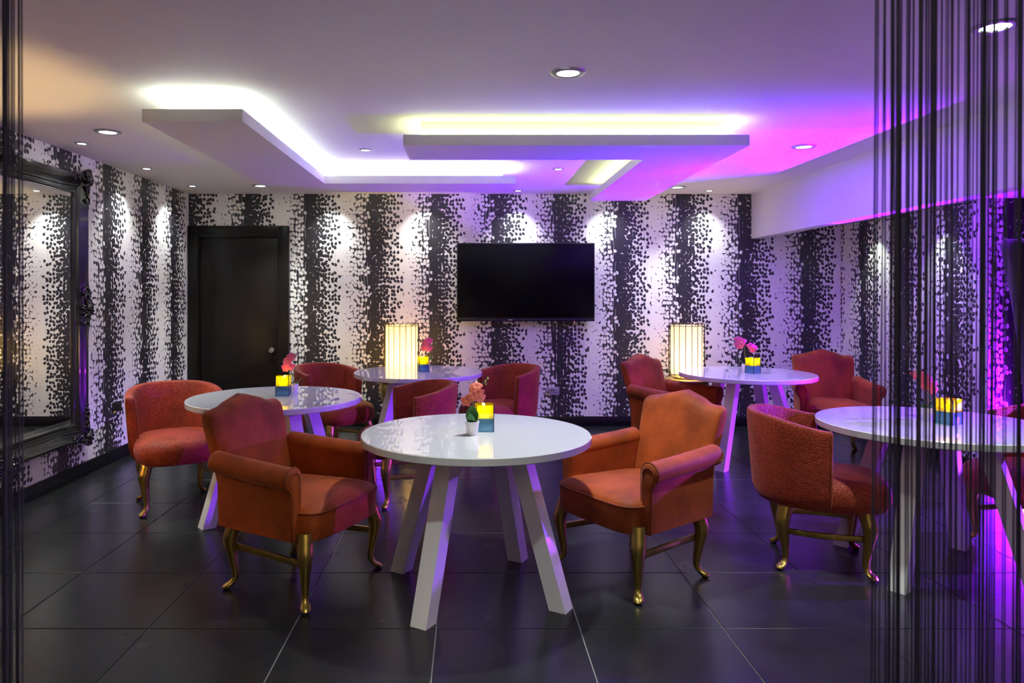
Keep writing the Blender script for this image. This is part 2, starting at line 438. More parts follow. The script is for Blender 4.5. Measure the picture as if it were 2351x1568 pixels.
# floor: grout bed + one object per tile
floor = struct(G().box(((XL + XE) / 2, (YN + YB) / 2, -0.055), (XE - XL, YB - YN, 0.1)).build('floor', MT['grout'], smooth=0))
TS, GAP = 0.604, 0.0045
def tile_mesh(w_, d_):
    g = G(); a, b_, c = w_ / 2, d_ / 2, 0.0015
    g.loft([[(-a, -b_, -0.005), (a, -b_, -0.005), (a, b_, -0.005), (-a, b_, -0.005)],
            [(-a, -b_, -0.0012), (a, -b_, -0.0012), (a, b_, -0.0012), (-a, b_, -0.0012)],
            [(-a + c, -b_ + c, 0), (a - c, -b_ + c, 0), (a - c, b_ - c, 0), (-a + c, b_ - c, 0)]], cap0=False)
    return g.mesh('tile', MT['tile'], smooth=0)
tcache = {}
def spans(o0, lo, hi):
    out = []; k = math.floor((lo - o0) / TS)
    while o0 + k * TS < hi - 0.01:
        a, b_ = max(lo, o0 + k * TS), min(hi, o0 + (k + 1) * TS)
        if b_ - a > 0.03: out.append((a, b_))
        k += 1
    return out
for (x0, x1) in spans(-0.140, XL, XE):
    for (y0, y1) in spans(3.018, YN, YB):
        if x0 > XR and y0 > YC: continue
        key = (round(x1 - x0, 3), round(y1 - y0, 3))
        if key not in tcache: tcache[key] = tile_mesh(key[0] - GAP, key[1] - GAP)
        o = inst('tile', tcache[key], floor); o.location = ((x0 + x1) / 2, (y0 + y1) / 2, 0)

BH = 0.105
DX0, DX1, DZ = -2.985, -1.915, 2.128       # door, frame included
struct(G().box(((DX1 + XR) / 2, YB - 0.008, BH / 2), (XR - DX1, 0.016, BH), 0.003).build('baseboard_back', MT['skirt']))
struct(G().box((XL + 0.008, (YN + YB) / 2, BH / 2), (0.016, YB - YN - 0.1, BH), 0.003).build('baseboard_left', MT['skirt']))
struct(G().box((XR - 0.008, (YC + YB - 0.016) / 2, BH / 2), (0.016, YB - 0.016 - YC, BH), 0.003).build('baseboard_right', MT['skirt']))
struct(G().box(((XR - 0.016 + XE) / 2, YC - 0.008, BH / 2), (XE - XR + 0.016, 0.016, BH), 0.003).build('baseboard_right_front', MT['skirt']))

# door
door = struct(empty('door_1', ((DX0 + DX1) / 2, YB, 0)))
hw = (DX1 - DX0) / 2; fw = 0.105
G().box((-hw + fw / 2, -0.022, DZ / 2), (fw, 0.044, DZ), 0.004).build('frame_post', MT['doorframe'], door)
G().box((hw - fw / 2, -0.022, DZ / 2), (fw, 0.044, DZ), 0.004).build('frame_post', MT['doorframe'], door)
G().box((0, -0.022, DZ - fw / 2), (2 * (hw - fw), 0.044, fw), 0.004).build('frame_head', MT['doorframe'], door)
st = 0.014
g = G(); g.box((-hw + fw + st / 2, -0.016, (DZ - fw) / 2), (st, 0.03, DZ - fw)); g.box((hw - fw - st / 2, -0.016, (DZ - fw) / 2), (st, 0.03, DZ - fw)); g.box((0, -0.016, DZ - fw - st / 2), (2 * (hw - fw - st), 0.03, st))
g.build('door_stop', MT['doorframe'], door, smooth=0)
leaf = G().box((0, -0.006, (DZ - fw - st) / 2), (2 * (hw - fw - st), 0.012, DZ - fw - st - 0.004), 0.002).build('door_leaf', MT['door'], door)
kb = G(); kb.tube([(0, -0.012, 0), (0, -0.03, 0)], [0.026, 0.026], 20); kb.tube([(0, -0.03, 0), (0, -0.05, 0)], 0.008, 12)
kb.tube([(0.024 * math.cos(a), -0.05, 0.024 * math.sin(a)) for a in [2 * PI * i / 20 for i in range(20)]], 0.005, 8, closed=True)
kb.build('door_handle', MT['chrome'], leaf, loc=(hw - fw - 0.075, 0, 0.81))

# ------------------------------------------------------------------ floating ceiling panels with cove light
ZT, ZBOT = 2.365, 2.301                     # top and bottom of the floating slabs
def poly_prism(pts, z0, z1, bev=0.0):
    g = G(); n = len(pts)
    g.loft([[(x, y, z0) for x, y in pts], [(x, y, z1) for x, y in pts]])
    return g
def ceiling_panel(label, slab, neck, ledpath, ledm):
    cx = sum(p[0] for p in slab) / len(slab); cy = sum(p[1] for p in slab) / len(slab)
    e = empty('ceiling_panel', (cx, cy, HC)); tag(e, label, 'ceiling panel', 'floating ceiling panels with cove light')
    sh = lambda pts: [(x - cx, y - cy) for x, y in pts]
    poly_prism(sh(slab), ZBOT - HC, ZT - HC).build('slab', MT['panel'], e, smooth=0)
    poly_prism(sh(neck), ZT - HC, 0).build('neck', MT['panel'], e, smooth=0)
    for (a, b_) in ledpath:
        dx, dy = b_[0] - a[0], b_[1] - a[1]; ln = math.hypot(dx, dy); ang = math.atan2(dy, dx)
        g = G().box((0, 0, 0), (ln, 0.010, 0.008), M=None)
        o = g.build('led_strip', ledm, e, smooth=0)
        o.location = ((a[0] + b_[0]) / 2 - cx, (a[1] + b_[1]) / 2 - cy, ZT - HC + 0.0042); o.rotation_euler = (0, 0, ang)
    return e
m_, q = 0.10, 0.055
x0, x1, y0, y1, x2, y2 = -1.70, -1.178, 3.73, 6.32, 0.376, 5.83
slabA = [(x0, y0), (x1, y0), (x1, y2), (x2, y2), (x2, y1), (x0, y1)]
neckA = [(x0 + m_, y0 + m_), (x1 - m_, y0 + m_), (x1 - m_, y2 + m_), (x2 - m_, y2 + m_), (x2 - m_, y1 - m_), (x0 + m_, y1 - m_)]
lA = [(x0 + q, y0 + q), (x1 - q, y0 + q), (x1 - q, y2 + q), (x2 - q, y2 + q), (x2 - q, y1 - q), (x0 + q, y1 - q)]
ceiling_panel('white L-shaped floating ceiling panel glowing cool white, left of the room', slabA, neckA, [(lA[i], lA[(i + 1) % 6]) for i in range(6)], MT['ledA'])
x0, x1, y0, y1, x2, y2 = -0.40, 1.687, 4.33, 4.80, 1.16, 6.91
slabB = [(x0, y0), (x1, y0), (x1, y2), (x2, y2), (x2, y1), (x0, y1)]
neckB = [(x0 + m_, y0 + m_), (x1 - m_, y0 + m_), (x1 - m_, y2 - m_), (x2 + m_, y2 - m_), (x2 + m_, y1 - m_), (x0 + m_, y1 - m_)]
lB = [(x0 + q, y0 + q), (x1 - q, y0 + q), (x1 - q, y2 - q), (x2 + q, y2 - q), (x2 + q, y1 - q), (x0 + q, y1 - q)]
ceiling_panel('L-shaped floating ceiling panel with lime-white glow and purple underside', slabB, neckB, [(lB[i], lB[(i + 1) % 6]) for i in range(6)], MT['ledB'])

# ------------------------------------------------------------------ recessed lights
def spot_light(name, parent, loc, power, col, angle, blend, rad, target=None):
    ld = bpy.data.lights.new(name, 'SPOT'); ld.energy = power; ld.color = col
    ld.spot_size = R(angle); ld.spot_blend = blend; ld.shadow_soft_size = rad
    o = bpy.data.objects.new(name, ld); link(o); o.parent = parent; o.location = loc
    if target is not None:
        d = Vector(target) - Vector(loc); o.rotation_euler = d.to_track_quat('-Z', 'Y').to_euler()
    return o
trim_big = G().lathe([(0.052, -0.001), (0.054, -0.007), (0.062, -0.011), (0.078, -0.008), (0.086, 0.0)], 40).mesh('trim_ring', MT['trim'])
inner_big = G().lathe([(0.050, -0.0015), (0.053, -0.0035), (0.055, -0.001)], 40).mesh('inner_ring', MT['black'])
lens_big = G().lathe([(0.051, -0.002), (0.03, -0.004), (0.0005, -0.0045)], 40).mesh('lens', MT['bulb'])
sm = 0.56
trim_s = G().lathe([(r_ * sm, z_ * sm) for r_, z_ in [(0.052, -0.001), (0.054, -0.007), (0.062, -0.011), (0.078, -0.008), (0.086, 0.0)]], 32).mesh('trim_ring', MT['trim'])
lens_s = G().lathe([(0.051 * sm, -0.002), (0.03 * sm, -0.004), (0.0005, -0.0045)], 32).mesh('lens', MT['bulb_small'])
def downlight(x, y, label, power=None, cone=92, z=HC):
    e = empty('downlight', (x, y, z)); tag(e, label, 'downlight', 'large recessed downlights')
    inst('trim_ring', trim_big, e); inst('inner_ring', inner_big, e); inst('lens', lens_big, e)
    spot_light('downlight_beam', e, (0, 0, -0.03), power or W_DOWN, (0.90, 1.0, 0.95), cone, 1.0, 0.04, (0, 0, -1))
def wallspot(x, y, label, tx, ty, power=None):
    e = empty('ceiling_spot', (x, y, HC)); tag(e, label, 'spotlight', 'small recessed ceiling spots')
    inst('trim_ring', trim_s, e); inst('lens', lens_s, e)
    spot_light('spot_beam', e, (0, 0, -0.02), power or W_SPOT, (0.88, 0.95, 1.0), 92, 1.0, 0.012, ((tx - x) * 0.9, (ty - y) * 0.9, -1.0))
downlight(0.473, 3.45, 'large round downlight in the ceiling nearest above the front table', W_DOWN * 1.2)
downlight(2.09, 2.857, 'large round downlight seen through the string curtain, top right corner')
downlight(-2.37, 4.71, 'large round downlight between the left wall and the left ceiling panel')
downlight(2.41, 5.18, 'large round downlight in the magenta-lit ceiling beside the white beam', W_DOWN * 0.5)
downlight(-2.05, 7.05, 'large round downlight in front of the dark door')
downlight(2.07, 7.15, 'large round downlight by the back wall right of the purple panel', W_DOWN * 0.6)
downlight(-0.1, 1.7, 'added large round downlight above the entrance, out of view')  # added unseen, set by the shadow edge on the front table's legs
wallspot(-2.74, 5.08, 'small recessed spot above the black-framed mirror', XL, 5.08)
wallspot(-2.74, 6.10, 'small recessed spot by the left wall, middle of three in a row', XL, 6.10)
wallspot(-2.73, 7.08, 'small recessed spot in the corner above the door', XL, 7.08)
wallspot(-0.77, 5.31, 'small recessed spot inside the bend of the left ceiling panel', -0.77, 5.6, 4)
wallspot(0.755, 6.12, 'small recessed spot between the two floating ceiling panels', 0.755, 6.4, 4)
for (x, lb) in [(-1.46, 'small recessed back-wall spot hidden behind the left ceiling panel'), (-0.49, 'small recessed back-wall spot in line with the left drum lamp'),
                (0.50, 'small recessed back-wall spot above the television'), (1.47, 'small recessed back-wall spot hidden behind the purple ceiling panel'),
                (2.47, 'small recessed back-wall spot nearest the white beam')]:
    wallspot(x, 7.40, lb, x, YB)
for (y, lb) in [(6.95, 'small recessed spot behind the beam, towards the back corner'), (5.95, 'small recessed spot behind the beam, towards the camera')]:
    e = empty('ceiling_spot', (3.72, y, ZS)); tag(e, lb, 'spotlight', 'small recessed ceiling spots')
    inst('trim_ring', trim_s, e); inst('lens', lens_s, e)
    spot_light('spot_beam', e, (0, 0, -0.02), W_SPOT * 0.7, (0.85, 1.0, 0.9), 70, 0.7, 0.012, (0.23, 0, -0.9))

# magenta projector on the floor round the corner of the right wall
pr = empty('floor_projector', (4.15, 5.385, 0)); tag(pr, 'small black floor projector throwing magenta light, behind the far right chair', 'projector')
G().lathe([(0.001, 0.0), (0.05, 0.0), (0.052, 0.008), (0.045, 0.014), (0.001, 0.014)], 24).build('base', MT['blackm'], pr)
hd = G(); hd.tube([(0, 0, 0.03), (-0.01, -0.005, 0.075), (-0.022, -0.01, 0.115)], [0.034, 0.04, 0.042], 20); hd.tube([(0, 0, 0.012), (0, 0, 0.04)], 0.012, 10)
hd.build('housing', MT['blackm'], pr)
G().tube([(-0.0225, -0.0102, 0.1165), (-0.0232, -0.0105, 0.120)], [0.036, 0.034], 20).build('lens', MT['magenta_lens'], pr)
pl = spot_light('projector_beam', pr, (-0.026, -0.012, 0.145), W_PROJ, (0.62, 0.10, 1.0), 80, 1.0, 0.02, (-1.62, 0.40, 2.35))
pl.data.use_nodes = True
t = pl.data.node_tree; em = t.nodes['Emission']
tc = t.nodes.new('ShaderNodeTexCoord')
n = t.nodes.new('ShaderNodeTexNoise'); n.inputs['Scale'].default_value = 2.6; n.inputs['Detail'].default_value = 3; n.inputs['Distortion'].default_value = 1.2
t.links.new(tc.outputs['Normal'], n.inputs['Vector'])
cr = t.nodes.new('ShaderNodeValToRGB')
cr.color_ramp.elements[0].position = 0.30; cr.color_ramp.elements[0].color = (0.13, 0.006, 1.0, 1)
cr.color_ramp.elements[1].position = 0.62; cr.color_ramp.elements[1].color = (0.40, 0.003, 1.0, 1)
k_ = cr.color_ramp.elements.new(0.46); k_.color = (0.25, 0.003, 1.0, 1)
k_ = cr.color_ramp.elements.new(0.72); k_.color = (0.30, 0.12, 1.0, 1)
t.links.new(n.outputs[0], cr.inputs[0]); t.links.new(cr.outputs[0], em.inputs[0])

spot_light('projector_spill', pr, (-0.045, -0.02, 0.15), W_PROJ * 0.025, (0.40, 0.02, 1.0), 165, 0.5, 0.02, (-1.0, -0.12, 0.45))
ld = bpy.data.lights.new('projector_glow', 'POINT'); ld.energy = 2.5; ld.color = (0.62, 0.02, 1.0); ld.shadow_soft_size = 0.025
o = bpy.data.objects.new('projector_glow', ld); link(o); o.parent = pr; o.location = (-0.03, -0.014, 0.17)

# unseen blue-violet wash light, added on the far right wall for violet-lit sides
ww = empty('added_wash_light', (XE, 3.7, 1.72)); tag(ww, 'added unseen violet wash light on the far right wall', 'wash light')
G().box((-0.012, 0, 0), (0.024, 0.12, 0.12), 0.004).build('wall_plate', MT['blackm'], ww)
G().tube([(-0.024, 0, 0), (-0.07, 0, 0)], 0.012, 12).build('arm', MT['blackm'], ww)
G().tube([(-0.06, 0, 0), (-0.09, 0, -0.004), (-0.18, 0, -0.03)], [0.03, 0.055, 0.065], 24).build('housing', MT['blackm'], ww)
G().tube([(-0.1805, 0, -0.0302), (-0.184, 0, -0.0312)], [0.056, 0.054], 24).build('lens', emit('violet_lens', (0.25, 0.03, 1.0), 6), ww)
spot_light('wash_beam', ww, (-0.20, 0, -0.036), W_WASH, (0.24, 0.03, 1.0), 62, 1.0, 0.05, (-3.3, 0.65, -2.15))

# ------------------------------------------------------------------ tables
TH, TR = 0.745, 0.545
def make_table():
    e = empty('round_table')
    G().lathe([(0.001, TH - 0.036), (TR - 0.004, TH - 0.036), (TR, TH - 0.032), (TR, TH - 0.004), (TR - 0.004, TH), (0.001, TH)], 96).build('tabletop', MT['lacquer'], e, smooth=30)
    for k in range(4):
        a = k * PI / 2; h = 0.040
        g = G()
        def ring(r_, z):
            out = []
            for (p, q_) in [(-1, -1), (1, -1), (1, 1), (-1, 1)]:
                rr, tt = r_ + p * h, q_ * h
                out.append((rr * math.cos(a) - tt * math.sin(a), rr * math.sin(a) + tt * math.cos(a), z))
            return out
        g.loft([ring(0.44, 0.0), ring(0.225, TH - 0.036)])
        lg = g.build('leg', MT['leglac'], e, smooth=0)
    return e
T = {}
def table(k, x, y, rot, label, proto=[None]):
    if proto[0] is None: proto[0] = o = make_table()
    else: o = copy_tree(proto[0])
    o.location = (x, y, 0); o.rotation_euler = (0, 0, R(rot))
    tag(o, label, 'table', 'round white lacquer tables'); T[k] = (x, y); return o
table(1, 0.03, 3.43, -31, 'round white glossy table nearest the camera, between two rust armchairs')
table(2, -1.245, 4.61, -50, 'round white glossy table in front of the dark door')
table(3, -0.437, 6.12, -50, 'round white glossy table in front of the yellow-lit drum lamp')
table(4, 2.32, 6.02, -46, 'round white glossy table between two rust armchairs by the back wall')
table(5, 2.376, 3.69, -50, 'round white glossy table behind the string curtain')

# ------------------------------------------------------------------ chairs
def cabriole(x, y, top=0.312):
    """leg standing at foot (x,y); bows outwards"""
    d = Vector((x, y, 0)).normalized()
    ix, iy = x - d.x * 0.045, y - d.y * 0.045
    keys = [(ix - d.x * 0.010, iy - d.y * 0.010, top + 0.03, 0.036), (ix + d.x * 0.004, iy + d.y * 0.004, top - 0.02, 0.038), (ix + d.x * 0.020, iy + d.y * 0.020, top - 0.075, 0.0345),
            (ix + d.x * 0.008, iy + d.y * 0.008, 0.155, 0.0245), (ix - d.x * 0.004, iy - d.y * 0.004, 0.075, 0.0175), (ix + d.x * 0.004, iy + d.y * 0.004, 0.042, 0.0175),
            (ix + d.x * 0.026, iy + d.y * 0.026, 0.024, 0.0235), (ix + d.x * 0.036, iy + d.y * 0.036, 0.013, 0.0235)]
    c = cat_rom(keys, 5)
    g = G(); rings = []
    for i, (px, py, pz, r_) in enumerate(c):
        rings.append([(px + r_ * math.cos(2 * PI * j / 14), py + r_ * math.sin(2 * PI * j / 14), pz) for j in range(14)])
    px, py, pz, r_ = c[-1]
    rings.append([(px + 0.7 * r_ * math.cos(2 * PI * j / 14), py + 0.7 * r_ * math.sin(2 * PI * j / 14), 0.006) for j in range(14)])
    g.loft(rings)
    gl = G().lathe([(0.001, 0.0), (0.014, 0.0), (0.014, 0.007), (0.001, 0.007)], 12, (px, py, 0))
    return g, gl

def sup(n, e):
    out = []
    for j in range(n):
        a = 2 * PI * j / n; c, s_ = math.cos(a), math.sin(a)
        out.append((math.copysign(abs(c) ** e, c), math.copysign(abs(s_) ** e, s_)))
    return out

def make_armchair():
    e = empty('velvet_armchair')
    V = MT['velvet']
    # seat: upholstered box with crowned top
    base = []
    for (c, s_) in sup(56, 0.34):
        x = 0.025 + 0.285 * c
        y = s_ * lerp(0.238, 0.283, smooth((x + 0.26) / 0.5))
        base.append((x, y))
    cx, cy = 0.02, 0
    rings = []
    for (k, z) in [(0.97, 0.303), (1.0, 0.309), (1.0, 0.422), (0.992, 0.431), (0.95, 0.446), (0.85, 0.459), (0.68, 0.470), (0.45, 0.477), (0.2, 0.480), (0.03, 0.481)]:
        rings.append([(cx + (x - cx) * k, cy + (y - cy) * k, z) for x, y in base])
    G().loft(rings).build('seat', V, e, smooth=60)
    G().tube([(cx + (x - cx) * 1.003, y * 1.003, 0.428) for x, y in base], 0.0055, 6, closed=True).build('seat_piping', MT['piping'], e, smooth=80)
    # camel back
    def ztop(s_): a = abs(s_); return 0.838 + 0.056 * (1 - smooth((a - 0.10) / 0.62)) - 0.010 * smooth((a - 0.90) / 0.1)
    def back_ring(t_, th, zoff=0.0, ws=1.0):
        r_ = []
        for (c, s_) in sup(48, 0.42):
            zb = 0.315
            z = zb + t_ * (ztop(c) - zb) + zoff
            hz = (z - zb) / 0.55
            wdt = (0.232 + 0.034 * smooth(hz)) * ws
            x = -0.245 - 0.135 * hz ** 1.25 + s_ * th * 0.5 + (0.016 * (1 - c * c) if s_ > 0 else -0.006 * (1 - c * c))
            r_.append((x, c * wdt, z))
        return r_
    rings = [back_ring(0.0, 0.085)] + [back_ring(t_, 0.095) for t_ in (0.15, 0.3, 0.45, 0.6, 0.7, 0.8, 0.88)] + \
            [back_ring(0.935, 0.092), back_ring(0.965, 0.078), back_ring(0.985, 0.056, 0, 0.99), back_ring(0.997, 0.030, 0, 0.98), back_ring(1.0, 0.006, 0, 0.97)]
    G().loft(rings).build('backrest', V, e, smooth=70)
    for s_ in (1, -1):
        # side panel
        rr = []
        for x in [-0.275, -0.22, -0.12, 0.0, 0.10, 0.185]:
            f_ = (x + 0.275) / 0.46
            yi, yo = lerp(0.222, 0.252, f_), lerp(0.262, 0.304, f_)
            zt = 0.60 - 0.015 * f_
            rr.append([(x, s_ * yi, 0.303), (x, s_ * yo, 0.303), (x, s_ * (yo + 0.003), 0.40), (x, s_ * (yo + 0.006), 0.50), (x, s_ * (yo + 0.012), zt), (x, s_ * yi, zt), (x, s_ * yi, 0.45)])
        G().loft(rr).build('arm_panel', V, e, smooth=50)
        # rolled top of the arm
        pth, rad = [], []
        for i in range(15):
            f_ = i / 14; x = lerp(-0.315, 0.196, f_)
            pth.append((x, s_ * lerp(0.270, 0.302, f_), 0.603 - 0.022 * f_ + 0.012 * (1 - f_) ** 3))
            ed = min(1.0, f_ / 0.09)
            rad.append(0.052 * math.sqrt(max(0.03, 1 - (1 - ed) ** 2)))
        G().tube(pth, rad, 20).build('arm_roll', V, e, smooth=60)
        # scroll-shaped facing at the front of the arm
        cyy, czz, rr_ = 0.302, 0.581, 0.054
        ol = [(0.250, 0.303), (0.306, 0.303), (0.312, 0.42), (0.314, 0.50), (0.322, 0.525)]
        for i in range(17):
            a = R(-55 + i * (235) / 16)
            ol.append((cyy + rr_ * math.cos(a), czz + rr_ * math.sin(a)))
        ol += [(0.2485, 0.52), (0.249, 0.42)]
        mc = (0.284, 0.46)
        def fr(k, x): return [(x, s_ * (mc[0] + (y - mc[0]) * k), mc[1] + (z - mc[1]) * lerp(1, k, 0.55)) for y, z in ol]
        fo = G().loft([fr(0.98, 0.170), fr(1.0, 0.194), fr(0.97, 0.206), fr(0.86, 0.212), fr(0.3, 0.214)]).build('arm_front', V, e, smooth=50)
        G().tube([(0.203, s_ * (mc[0] + (y - mc[0]) * 1.0), mc[1] + (z - mc[1]) * 1.0) for y, z in ol], 0.0045, 6, closed=True).build('piping', MT['piping'], fo, smooth=80)
        G().tube([(0.2135, s_ * (cyy + 0.001 + 0.034 * math.cos(R(a))), 0.578 + 0.034 * math.sin(R(a))) for a in range(-60, 200, 20)] + [(0.2135, s_ * 0.270, 0.52), (0.2135, s_ * 0.272, 0.33)], 0.003, 6).build('piping', MT['piping'], fo, smooth=80)
    feet = [(0.272, 0.300), (0.272, -0.300), (-0.245, 0.252), (-0.245, -0.252)]
    for (x, y) in feet:
        g, gl = cabriole(x, y)
        lg = g.build('leg', MT['gold'], e, smooth=60); gl.build('glide', MT['glide'], lg)
    for s_ in (1, -1):
        a, b_ = Vector((-0.205, s_ * 0.212, 0.2)), Vector((0.24, s_ * 0.266, 0.2))
        d = b_ - a; Mx = Matrix.Rotation(math.atan2(d.y, d.x), 4, 'Z')
        G().box((a + b_) / 2, (d.length, 0.018, 0.030), 0.003, Mx).build('stretcher', MT['gold'], e)
    return e

def make_tub():
    e = empty('tub_chair')
    C = MT['croc']
    base = []
    for (c, s_) in sup(56, 0.62):
        x = 0.045 + 0.285 * c
        y = s_ * lerp(0.250, 0.268, smooth((x + 0.2) / 0.3))
        base.append((x, y))
    cx = 0.045; rings = []
    for (k, z) in [(0.80, 0.312), (0.90, 0.318), (0.965, 0.335), (1.0, 0.368), (1.005, 0.400), (0.985, 0.432), (0.935, 0.456), (0.84, 0.472), (0.66, 0.483), (0.42, 0.489), (0.2, 0.491), (0.03, 0.4915)]:
        rings.append([(cx + (x - cx) * k, y * k, z) for x, y in base])
    G().loft(rings).build('seat', C, e, smooth=70)
    # wrap-round back
    path = []
    RB = 0.272
    path.append((0.02, RB)); path.append((0.0, RB)); path.append((-0.03, RB))
    for i in range(1, 24):
        a = PI / 2 + PI * i / 24; path.append((-0.045 + 0.262 * math.cos(a), RB * math.sin(a)))
    path += [(-0.03, -RB), (0.0, -RB), (0.02, -RB)]
    n = len(path); rings = []
    prof = sup(36, 0.30)
    def ring(i, k, ext=0.0):
        p = Vector((*path[i], 0)); a = Vector((*path[max(i - 1, 0)], 0)); b_ = Vector((*path[min(i + 1, n - 1)], 0))
        t_ = (b_ - a).normalized(); nr = Vector((-t_.y, t_.x, 0))
        if nr.dot(p - Vector((-0.045, 0, 0))) < 0: nr = -nr
        p = p + t_ * ext
        u = abs(p.y) / RB if p.x > -0.045 else abs(math.sin(math.atan2(p.y, p.x + 0.045)))
        f_ = smooth((p.x + 0.31) / 0.36)
        zt = lerp(0.790, 0.728, f_); zb = 0.325
        out = []
        for (c, s_) in prof:
            z = (zt + zb) / 2 + s_ * (zt - zb) / 2 * (1 if k == 1 else lerp(1, k, 0.06))
            h = (z - zb) / 0.46
            off = -0.020 - 0.020 * (1 - min(1, h * 5)) ** 2 + 0.040 * h + c * 0.029 * k * lerp(1.08, 0.92, h)
            out.append(p + nr * off + Vector((0, 0, z)))
        return out
    rings = [ring(0, 0.45, -0.012), ring(0, 0.8, -0.008), ring(0, 0.97, -0.002)] + [ring(i, 1.0) for i in range(1, n - 1)] + [ring(n - 1, 0.97, 0.002), ring(n - 1, 0.8, 0.008), ring(n - 1, 0.45, 0.012)]
    bk = G().loft(rings).build('backrest', C, e, smooth=60)
    for r_ in (rings[2], rings[-3]):
        G().tube(r_, 0.004, 6, closed=True).build('piping', MT['piping'], bk, smooth=80)
    feet = [(0.225, 0.240), (0.225, -0.240), (-0.205, 0.215), (-0.205, -0.215)]
    for (x, y) in feet:
        g, gl = cabriole(x, y, 0.315)
        lg = g.build('leg', MT['gold'], e, smooth=60); gl.build('glide', MT['glide'], lg)
    for s_ in (1, -1):
        pth = [(lerp(-0.172, 0.185, i / 10), s_ * (lerp(0.178, 0.196, i / 10) + 0.022 * math.sin(PI * i / 10)), 0.192) for i in range(11)]
        G().tube(pth, 0.0125, 8, flat=(0.75, 1.25)).build('stretcher', MT['gold'], e, smooth=40)
    return e

arm0, tub0 = [None], [None]
def place(kind, x, y, deg, label):
    proto, mk = (arm0, make_armchair) if kind == 'arm' else (tub0, make_tub)
    if proto[0] is None: proto[0] = o = mk()
    else: o = copy_tree(proto[0])
    o.location = (x, y, 0); o.rotation_euler = (0, 0, R(deg))
    tag(o, label, 'armchair' if kind == 'arm' else 'tub chair', 'rust velvet armchairs' if kind == 'arm' else 'red embossed tub chairs')
    return o
place('arm', -0.835, 3.54, -25.5, 'rust velvet camel-back armchair at left of the front table, on gold legs')
place('arm', 0.835, 3.645, 212, 'rust velvet camel-back armchair at right of the front table, seat lit magenta')
place('arm', 1.715, 5.907, -48, 'rust velvet armchair with purple-lit back beside the right drum lamp')
place('arm', 3.20, 6.32, 258, 'dark maroon-looking velvet armchair in the back right corner')
place('tub', -1.97, 4.83, -59.5, 'red embossed tub chair by the left wall socket, left of all chairs')
place('tub', -1.17, 6.20, -38, 'red embossed tub chair in front of the dark door edge, left of the yellow lamp')
place('tub', -0.43, 4.985, 200, 'red embossed tub chair behind the front table, facing the table by the door')
place('tub', 0.26, 6.16, 212, 'plum-lit red embossed tub chair under the television')
place('tub', 1.84, 3.80, -18.5, 'red embossed tub chair in the right foreground, its back to the front table')
place('tub', 3.09, 3.90, 186, 'red embossed tub chair cut off by the right edge of the picture')

# tall black-olive chair at the right edge
def make_tall():
    e = empty('high_back_chair', (4.09, 4.56, 0), R(-90 - 2))
    P = MT['plush']
    def ring(z, w_, x, th):
        return [(x + s_ * th / 2, c * w_, z) for c, s_ in sup(40, 0.4)]
    ks = [(0.34, 0.33, -0.26, 0.12), (0.6, 0.335, -0.28, 0.12), (0.9, 0.345, -0.30, 0.12), (1.2, 0.37, -0.32, 0.12), (1.5, 0.405, -0.345, 0.12), (1.66, 0.425, -0.36, 0.125), (1.70, 0.43, -0.365, 0.14), (1.74, 0.428, -0.37, 0.15), (1.765, 0.42, -0.375, 0.13), (1.78, 0.40, -0.38, 0.07), (1.785, 0.38, -0.38, 0.02)]
    ks = [(z, w_, x, th) for z, w_, x, th in cat_rom(ks, 3)]
    G().loft([ring(*k) for k in ks]).build('backrest', P, e, smooth=60)
    sb = [(0.03 + 0.28 * c, 0.30 * s_) for c, s_ in sup(44, 0.4)]
    G().loft([[(0.03 + (x - 0.03) * k, y * k, z) for x, y in sb] for k, z in [(0.96, 0.30), (1, 0.31), (1, 0.43), (0.94, 0.46), (0.7, 0.475), (0.05, 0.48)]]).build('seat', P, e, smooth=60)
    for s_ in (1, -1):
        G().tube([(-0.30, s_ * 0.33, 0.62), (-0.1, s_ * 0.335, 0.61), (0.1, s_ * 0.34, 0.60), (0.2, s_ * 0.34, 0.59)], [0.045, 0.05, 0.05, 0.045], 16).build('arm_roll', P, e, smooth=60)
        G().box((-0.04, s_ * 0.325, 0.45), (0.46, 0.05, 0.30), 0.015).build('arm_panel', P, e)
    for (x, y) in [(0.26, 0.28), (0.26, -0.28), (-0.26, 0.27), (-0.26, -0.27)]:
        g, gl = cabriole(x, y); g.build('leg', MT['gold'], e, smooth=60)
    tag(e, 'tall black-olive velvet high-back chair cut off by the right picture edge', 'high-back chair')
make_tall()

